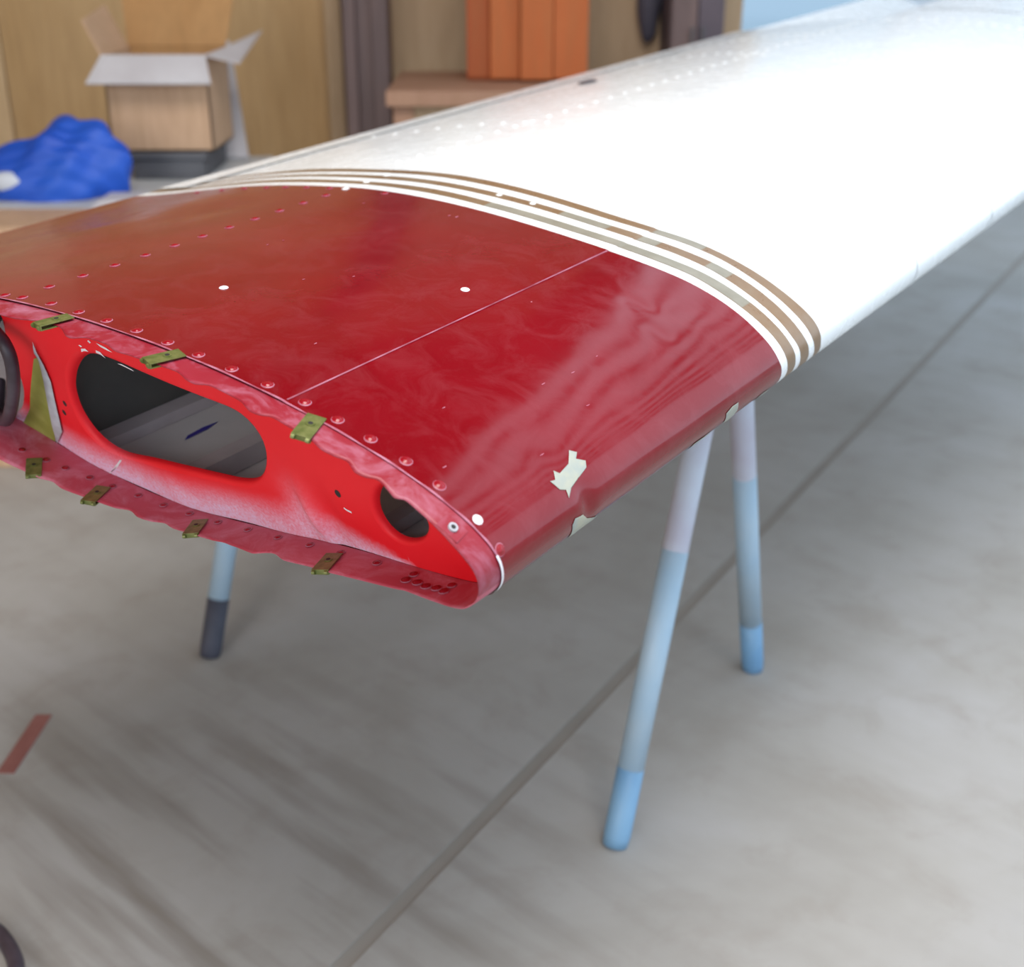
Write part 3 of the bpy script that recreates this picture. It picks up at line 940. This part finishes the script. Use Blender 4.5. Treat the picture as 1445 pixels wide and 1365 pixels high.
# ------------------------------------------------------------------ spring clips on the flange
def clip_bm():
    bm = bmesh.new()
    w, y0, y1, th = 0.0086, -0.017, 0.016, 0.0011
    add_box(bm, (-w, y0, 0.0006), (w, y1, 0.0006 + th), 0.0003)            # upper leaf
    add_box(bm, (-w, y0, -0.0036), (w, y1 - 0.006, -0.0036 + th), 0.0003)  # lower leaf
    add_box(bm, (-w, y0 - 0.0008, -0.0036), (w, y0 + 0.0006, 0.0017), 0.0003)  # fold over the edge
    for sx in (-1, 1):
        V, Fc = tube_mesh([(sx * w * 0.75 - 0.0016, y0 - 0.0012, -0.001), (sx * w * 0.75 + 0.0016, y0 - 0.0012, -0.001)], 0.0022, 8)
        vs = [bm.verts.new(v) for v in V]
        for f in Fc: bm.faces.new([vs[i] for i in f])
    return bm


CLIP = None
for (t, s, inside, turn) in [(0.665, -0.017, False, -11), (0.551, -0.013, False, -17), (0.390, -0.012, False, 18), (-0.775, -0.030, True, 50), (-0.718, -0.021, True, 22), (-0.610, -0.012, True, 34), (-0.432, -0.014, True, 23)]:
    p, c, b, n = surf_frame(t, s)
    if b.dot(EU) < 0: b = -b; c = -c
    if inside:
        n = -n; c = -c
        p = Vector(surf(t, s, -0.0030, False))
    aft = c if c.dot(E1) > 0 else -c
    a_ = math.radians(turn)
    b = (b * math.cos(a_) + aft * math.sin(a_)).normalized()
    c = b.cross(n).normalized()
    mw = Matrix.Translation(p) @ Matrix((c, b, n)).transposed().to_4x4()
    if CLIP is None:
        CLIP = bm_obj('spring_clip', clip_bm(), M['olive'], wing)
        CLIP['label'] = 'olive green spring clip on the flange'
        V, Fc = tube_mesh([(0, 0.002, 0.0012), (0, 0.002, 0.0024)], 0.0040, 14)
        boss = mesh_obj('clip_boss', V, Fc, M['olive'], CLIP)
        V, Fc = tube_mesh([(0, 0.002, 0.0012), (0, 0.002, 0.0026)], 0.0022, 10)
        hole = mesh_obj('clip_hole', V, Fc, M['dark_hole'], CLIP)
        CLIP.matrix_local = mw
    else:
        o = link_copy(CLIP, 'spring_clip', wing, mw)
        link_copy(boss, 'clip_boss', o)
        link_copy(hole, 'clip_hole', o)

# dark hose coming out of the rear hole
hp = [plane_pt(*q_) for q_ in [(0.72, 0.055, 0.04), (0.665, 0.066, 0.004), (0.630, 0.060, -0.008), (0.622, 0.042, -0.013), (0.635, 0.010, -0.016), (0.672, -0.034, -0.015), (0.720, -0.072, -0.008), (0.765, -0.082, 0.006), (0.80, -0.06, 0.04)]]


def catmull(P, k=8):
    P = [np.array(p) for p in P]
    out = []
    for i in range(len(P) - 1):
        a, b, c, d = P[max(i - 1, 0)], P[i], P[i + 1], P[min(i + 2, len(P) - 1)]
        for j in range(k):
            u = j / k
            out.append(0.5 * ((2 * b) + (c - a) * u + (2 * a - 5 * b + 4 * c - d) * u * u + (3 * b - a - 3 * c + d) * u ** 3))
    out.append(P[-1])
    return out


tag(tube('hose', catmull(hp), 0.0072, M['hose'], wing), 'dark rubber hose looping out of the rear hole')

# ------------------------------------------------------------------ trestle under the wing
def wxy(x, s):
    v = P0 + E1 * x + EU * s
    return Vector((v.x, v.y, 0))


tr = empty('trestle', wxy(0.85, 1.04), 'pale blue tubular steel trestle standing under the red and white wing', 'trestle')
base = tr.location
ZB = 0.908
rel = lambda v, z: Vector((v.x - base.x, v.y - base.y, z))
bd = (wxy(1.45, 1.05) - wxy(0.27, 1.05)).normalized()
V, Fc = tube_mesh([rel(wxy(0.27, 1.05), ZB - 0.03), rel(wxy(1.45, 1.05), ZB - 0.03)], 0.03, 18)
mesh_obj('top_beam', V, Fc, M['steel'], tr, True)


def leg(foot, top, blue_len, foot_mat, mid_mat, fl):
    f = rel(Vector(foot), 0.0); t = rel(top, ZB - 0.04)
    d = (t - f).normalized()
    V, Fc = tube_mesh([f + d * 0.02, f + d * 0.35, t], 0.022, 18)
    o = mesh_obj('leg', V, Fc, M['steel'], tr, True)
    V, Fc = tube_mesh([f + d * blue_len, f + d * 0.52], 0.0226, 18)
    if mid_mat: mesh_obj('paint_band', V, Fc, M[mid_mat], o, True)
    V, Fc = tube_mesh([f, f + d * 0.02, f + d * blue_len], [0.0215, 0.0232, 0.0232], 18)
    tag(mesh_obj('leg_end', V, Fc, M[foot_mat], o, True), fl)


leg(on_floor(868, 1192), wxy(0.335, 1.0), 0.14, 'blue_end', 'paleblue', 'bright blue painted leg end')
leg(on_floor(1062, 944), wxy(0.365, 1.10), 0.14, 'blue_end', 'paleblue', 'bright blue painted leg end')
leg(on_floor(296, 926), wxy(1.36, 1.0), 0.13, 'rubber', 'paleblue', 'dark leg end')
f4 = Vector(on_floor(296, 926)) + Vector(on_floor(1062, 944)) - Vector(on_floor(868, 1192))
leg(f4, wxy(1.39, 1.10), 0.13, 'rubber', 'paleblue', 'dark leg end')

# ------------------------------------------------------------------ things at the back
def at(px, py, Y):
    """the point of the upright plane y = Y seen at that place of the photograph"""
    x, y = (px - 722.5) / 1750, (py - 682.5) / 1750
    d = Vector((x, math.cos(PITCH) - y * math.sin(PITCH), -math.sin(PITCH) - y * math.cos(PITCH)))
    return Vector((0, 0, CAM_H)) + d * (Y / d.y)


def rect(x0, y0, x1, y1, Y):
    a, b = at(x0, y1, Y), at(x1, y0, Y)
    return a.x, a.z, b.x, b.z


# pillar beside the window bay
a = at(487, 100, 4.9); b = at(549, 100, 4.9)
pl = bmesh.new()
add_box(pl, (a.x, 4.9, 0), (a.x + 0.045, 5.06, 3.4), 0.004)
add_box(pl, (b.x - 0.06, 4.9, 0), (b.x, 5.06, 3.4), 0.004)
add_box(pl, (a.x + 0.045, 4.94, 0), (b.x - 0.06, 5.03, 3.4))
tag(bm_obj('trim_1', pl, M['purplebrown']), kind='structure')
tr2 = struct_box('trim_2', (at(462, 100, 5.1).x, 5.1, 0), (at(484, 100, 5.1).x, 5.178, 3.4), M['ply3'])

# left workbench
bx1 = at(352, 260, 4.0).x
wbz = 0.70
bench = empty('workbench', (-2.0, 3.95, 0), 'pale topped workbench by the plywood wall under the cardboard box', 'workbench')
L_ = lambda lo, hi: (tuple(p - q_ for p, q_ in zip(lo, (-2.0, 3.95, 0))), tuple(p - q_ for p, q_ in zip(hi, (-2.0, 3.95, 0))))
lo, hi = L_((-2.9, 3.55, wbz - 0.04), (bx1, 4.45, wbz)); box('bench_top', lo, hi, M['benchwhite'], bench)
for X in (-2.85, bx1 - 0.1):
    for Y in (3.6, 4.35):
        lo, hi = L_((X, Y, 0), (X + 0.06, Y + 0.06, wbz - 0.04)); box('leg', lo, hi, M['wframe'], bench)
lo, hi = L_((-2.79, 3.62, 0.3), (bx1 - 0.1, 3.65, 0.36)); box('rail', lo, hi, M['wframe'], bench)

# dark crate with the open cardboard box on it
x0, z0, x1, z1 = rect(185, 205, 296, 260, 3.85)
cr = empty('crate', ((x0 + x1) / 2 - 0.045, 4.16, wbz), 'dark grey plastic crate on the workbench under the cardboard box', 'crate')
hw = 0.112; crh = 0.085
cb = bmesh.new()
add_box(cb, (-hw, -0.17, 0), (hw, 0.17, 0.012), 0.003)
add_box(cb, (-hw, -0.17, 0.012), (hw, -0.158, crh), 0.003)
add_box(cb, (-hw, 0.158, 0.012), (hw, 0.17, crh), 0.003)
add_box(cb, (-hw, -0.158, 0.012), (-hw + 0.012, 0.158, crh), 0.003)
add_box(cb, (hw - 0.012, -0.158, 0.012), (hw, 0.158, crh), 0.003)
bm_obj('crate_body', cb, M['dkgrey'], cr)
rb = bmesh.new()
for lo, hi in (((-hw - 0.012, -0.182, crh - 0.02), (hw + 0.012, -0.17, crh)), ((-hw - 0.012, 0.17, crh - 0.02), (hw + 0.012, 0.182, crh)), ((-hw - 0.012, -0.17, crh - 0.02), (-hw, 0.17, crh)), ((hw, -0.17, crh - 0.02), (hw + 0.012, 0.17, crh))):
    add_box(rb, lo, hi, 0.002)
bm_obj('rim', rb, M['dkgrey'], cr)


def panel(name, corners, thick, mat, parent):
    c = [Vector(p) for p in corners]
    n = (c[1] - c[0]).cross(c[3] - c[0]).normalized() * thick
    V = c + [p + n for p in c]
    return mesh_obj(name, V, [(3, 2, 1, 0), (4, 5, 6, 7), (0, 1, 5, 4), (1, 2, 6, 5), (2, 3, 7, 6), (3, 0, 4, 7)], mat, parent)


cbx, cby, cbz = at(211, 160, 3.9).x, 4.16, wbz + crh
bw, bdp, bh = 0.160, 0.15, 0.29
cbox = empty('cardboard_box', (cbx, cby, cbz), 'open cardboard box with pale flaps standing on the dark crate', 'box')
panel('box_bottom', [(-bw, -bdp, 0), (-bw, bdp, 0), (bw, bdp, 0), (bw, -bdp, 0)], -0.005, M['card'], cbox)
panel('box_front', [(-bw, -bdp, 0), (bw, -bdp, 0), (bw, -bdp, bh), (-bw, -bdp, bh)], -0.005, M['card'], cbox)
panel('box_back', [(-bw, bdp, 0), (bw, bdp, 0), (bw, bdp, bh), (-bw, bdp, bh)], 0.005, M['cardin'], cbox)
panel('box_side', [(-bw, -bdp, 0), (-bw, bdp, 0), (-bw, bdp, bh), (-bw, -bdp, bh)], 0.005, M['card'], cbox)
panel('box_side', [(bw, -bdp, 0), (bw, bdp, 0), (bw, bdp, bh), (bw, -bdp, bh)], -0.005, M['card'], cbox)
tag(panel('flap', [(-bw, -bdp, bh), (bw, -bdp, bh), (bw + 0.03, -bdp - 0.09, bh - 0.075), (-bw - 0.03, -bdp - 0.09, bh - 0.075)], 0.005, M['cardpale'], cbox), 'pale folded down front flap')
tag(panel('flap', [(bw, -bdp, bh), (bw, bdp, bh), (bw + 0.12, bdp + 0.02, bh + 0.05), (bw + 0.11, -bdp - 0.03, bh - 0.02)], 0.005, M['cardpale'], cbox), 'pale side flap')
panel('flap', [(-bw, bdp, bh), (bw, bdp, bh), (bw + 0.03, bdp + 0.06, bh + 0.16), (-bw - 0.02, bdp + 0.06, bh + 0.15)], 0.005, M['cardin'], cbox)
panel('flap', [(-bw, -bdp, bh), (-bw, bdp, bh), (-bw - 0.06, bdp, bh + 0.13), (-bw - 0.05, -bdp + 0.02, bh + 0.10)], -0.005, M['card'], cbox)

# pale board leaning behind
pb = panel('leaning_board', [(at(300, 225, 4.36).x, 4.36, wbz), (at(352, 225, 4.36).x, 4.36, wbz), (at(330, 118, 4.72).x, 4.72, 1.05), (at(308, 118, 4.72).x, 4.72, 1.05)], 0.018, M['cardpale'], None)
pb.name = 'board'
tag(pb, 'pale narrow board leaning upright right of the cardboard box', 'board')

# blue tarpaulin heap on the bench
def heap(name, cx, cy, cz, rx, ry, rz, mat, seed, label, cat):
    rnd = np.random.RandomState(seed)
    bm = bmesh.new()
    bmesh.ops.create_icosphere(bm, subdivisions=5, radius=1.0)
    ph = rnd.rand(6, 4) * 6.28
    for v in bm.verts:
        p = v.co.copy()
        r = 1 + 0.10 * math.sin(3 * p.x + ph[0, 0] + 2 * p.z) + 0.06 * math.sin(6 * p.y + 4 * p.x + ph[1, 0]) + 0.035 * math.sin(11 * p.x - 7 * p.z + ph[2, 0]) + 0.05 * abs(math.sin(9 * p.y + 8 * p.z + ph[3, 0]))
        sk = 1.0 - 0.45 * max(0, -p.x)
        v.co = Vector((p.x * rx * r, p.y * ry * r, max(0.0, (p.z + 0.25)) * rz * r * sk))
    bmesh.ops.remove_doubles(bm, verts=bm.verts[:], dist=0.0005)
    o = bm_obj(name, bm, mat, None, True)
    o.location = (cx, cy, cz)
    return tag(o, label, cat)


tp = at(80, 230, 3.72)
tarp = heap('tarpaulin', tp.x - 0.02, 3.76, wbz, 0.215, 0.13, 0.17, M['tarp'], 3, 'crumpled bright blue tarpaulin on the left end of the workbench', 'tarpaulin')
pw = []
for (u, v) in ((-0.10, 0.035), (-0.02, 0.03), (-0.015, 0.075), (-0.09, 0.075)):
    pw.append((u, v))
tb_ = bmesh.new()
bmesh.ops.create_icosphere(tb_, subdivisions=3, radius=1.0)
for v in tb_.verts: v.co = Vector((v.co.x * 0.05, v.co.y * 0.02, v.co.z * 0.03))
lab = bm_obj('printed_patch', tb_, M['tarpwhite'], tarp, True)
lab.location = (-0.105, -0.112, 0.055)
lab['label'] = 'white patch on the blue tarpaulin'

# cardboard carton on the floor before the bench
c0 = at(0, 290, 3.3); c1 = at(84, 290, 3.3)
ct = empty('carton', (c1.x - 0.22, 3.45, 0), 'tall closed brown carton on the floor in front of the workbench', 'box')
ctop = at(50, 320, 3.3).z
box('carton_body', (-0.22, -0.15, 0), (0.22, 0.09, ctop - 0.006), M['card'], ct, 0.006)
panel('flap', [(-0.22, -0.15, ctop - 0.006), (0.22, -0.15, ctop - 0.006), (0.22, -0.032, ctop - 0.006), (-0.22, -0.032, ctop - 0.006)], 0.005, M['card'], ct)
panel('flap', [(-0.22, -0.028, ctop - 0.006), (0.22, -0.028, ctop - 0.006), (0.22, 0.09, ctop - 0.006), (-0.22, 0.09, ctop - 0.006)], 0.005, M['card'], ct)
# white flat sheets on bench right of the tarp
sh = at(175, 275, 3.62)
shp = empty('sheet_stack', (sh.x + 0.06, 3.66, wbz), 'low stack of white sheets at the front edge of the workbench', 'paper stack')
for k in range(3):
    box('sheet', (-0.14 + 0.01 * k, -0.10 + 0.008 * k, 0.006 * k), (0.20 - 0.008 * k, 0.03, 0.006 * k + 0.0055), M['cardpale'], shp, 0.0005)

# right bench and the orange cabinet standing on it
rx0, rx1 = at(552, 120, 4.55).x, at(930, 60, 4.6).x
rz = at(700, 128, 4.35).z
rb_ = empty('workbench', ((rx0 + rx1) / 2, 4.65, 0), 'pinkish brown wooden workbench carrying the orange cabinet', 'workbench')
hwid = (rx1 - rx0) / 2
box('bench_top', (-hwid, -0.32, rz - 0.05), (hwid, 0.34, rz), M['benchpink'], rb_, 0.005)
for X in (-hwid + 0.02, hwid - 0.09):
    for Y in (-0.28, 0.25):
        box('leg', (X, Y, 0), (X + 0.07, Y + 0.07, rz - 0.05), M['benchpink'], rb_, 0.004)
box('apron', (-hwid + 0.09, -0.27, rz - 0.17), (hwid - 0.09, -0.25, rz - 0.05), M['ply3'], rb_, 0.003)
ox0, ox1 = at(658, 60, 4.6).x, at(830, 60, 4.6).x
oc = empty('cabinet', ((ox0 + ox1) / 2, 4.75, rz), 'orange wooden cabinet with folded vertical doors on the pinkish bench', 'cabinet')
ow = (ox1 - ox0) / 2
box('cabinet_body', (-ow, -0.09, 0), (ow, 0.2, 1.1), M['orange2'], oc, 0.006)
for k, (u0, u1, dep, mt) in enumerate([(-ow, -ow * 0.62, 0.012, 'orange2'), (-ow * 0.61, -ow * 0.12, 0.04, 'orange1'), (-ow * 0.11, ow * 0.42, 0.075, 'orange1'), (ow * 0.43, ow, 0.05, 'orange1')]):
    d_ = box('door', (u0, -0.09 - dep, 0.01), (u1, -0.09, 1.09), M[mt], oc, 0.004)
    box('handle', (u1 - 0.03, -0.105 - dep, 0.5), (u1 - 0.018, -0.09 - dep, 0.6), M['wframe'], d_, 0.002)

# dark things by the window: hung jacket, dark locker
jx = at(920, 25, 5.0)
jk = bmesh.new()
bmesh.ops.create_icosphere(jk, subdivisions=4, radius=1.0)
for v in jk.verts:
    p = v.co
    w = 0.045 * (1.0 - 0.25 * p.z) * (1 + 0.12 * math.sin(9 * p.x + 3 * p.z))
    v.co = Vector((p.x * w, p.y * 0.05, p.z * 0.22))
jo = bm_obj('jacket', jk, M['navy'], None, True)
jo.location = (jx.x, YB - 0.07, at(920, 62, 5.1).z + 0.22)
tag(jo, 'dark jacket hanging on the pale plywood between cabinet and window', 'jacket')
hk = box('hook', (-0.006, 0.0, 0.2), (0.006, 0.05, 0.225), M['wframe'], jo, 0.001)
lx0, lx1 = at(946, 30, 4.85).x, at(1022, 30, 4.85).x
lk = empty('locker', ((lx0 + lx1) / 2, 5.0, 0), 'narrow dark metal locker against the wall left of the window', 'locker')
lw = (lx1 - lx0) / 2
box('locker_body', (-lw, -0.15, 0), (lw, 0.175, 1.95), M['post_dark'], lk, 0.006)
for k, (u0, u1) in enumerate(((-lw + 0.006, -0.003), (0.003, lw - 0.006))):
    d_ = box('door', (u0, -0.168, 0.05), (u1, -0.151, 1.9), M['post_dark'] if k else M['purplebrown'], lk, 0.003)
    box('handle', (u1 - 0.022 if k == 0 else u0 + 0.012, -0.182, 0.98), (u1 - 0.012 if k == 0 else u0 + 0.022, -0.168, 1.1), M['dkgrey'], d_, 0.001)

# ------------------------------------------------------------------ small things on the floor
a = Vector(on_floor(8, 1092)); b = Vector(on_floor(62, 1010))
d = (b - a); Lr = d.length; ang = math.atan2(d.y, d.x)
tpz = box('tape_strip', (-Lr / 2, -0.016, 0.0), (Lr / 2, 0.016, 0.0025), M['tape'], None, 0.0006)
tpz.location = (a + b) / 2
tpz.rotation_euler = (0, 0, ang)
tag(tpz, 'short dull red strip lying on the concrete floor at left', 'strip')
pts = [on_floor(-60, 1330), on_floor(-15, 1318), on_floor(8, 1335), on_floor(24, 1368), on_floor(20, 1400)]
pts = [np.array((p[0], p[1], 0.012)) for p in pts]
tag(tube('cable', catmull(pts, 6), 0.012, M['hose'], None), 'dark cable end on the floor in the near corner', 'cable')
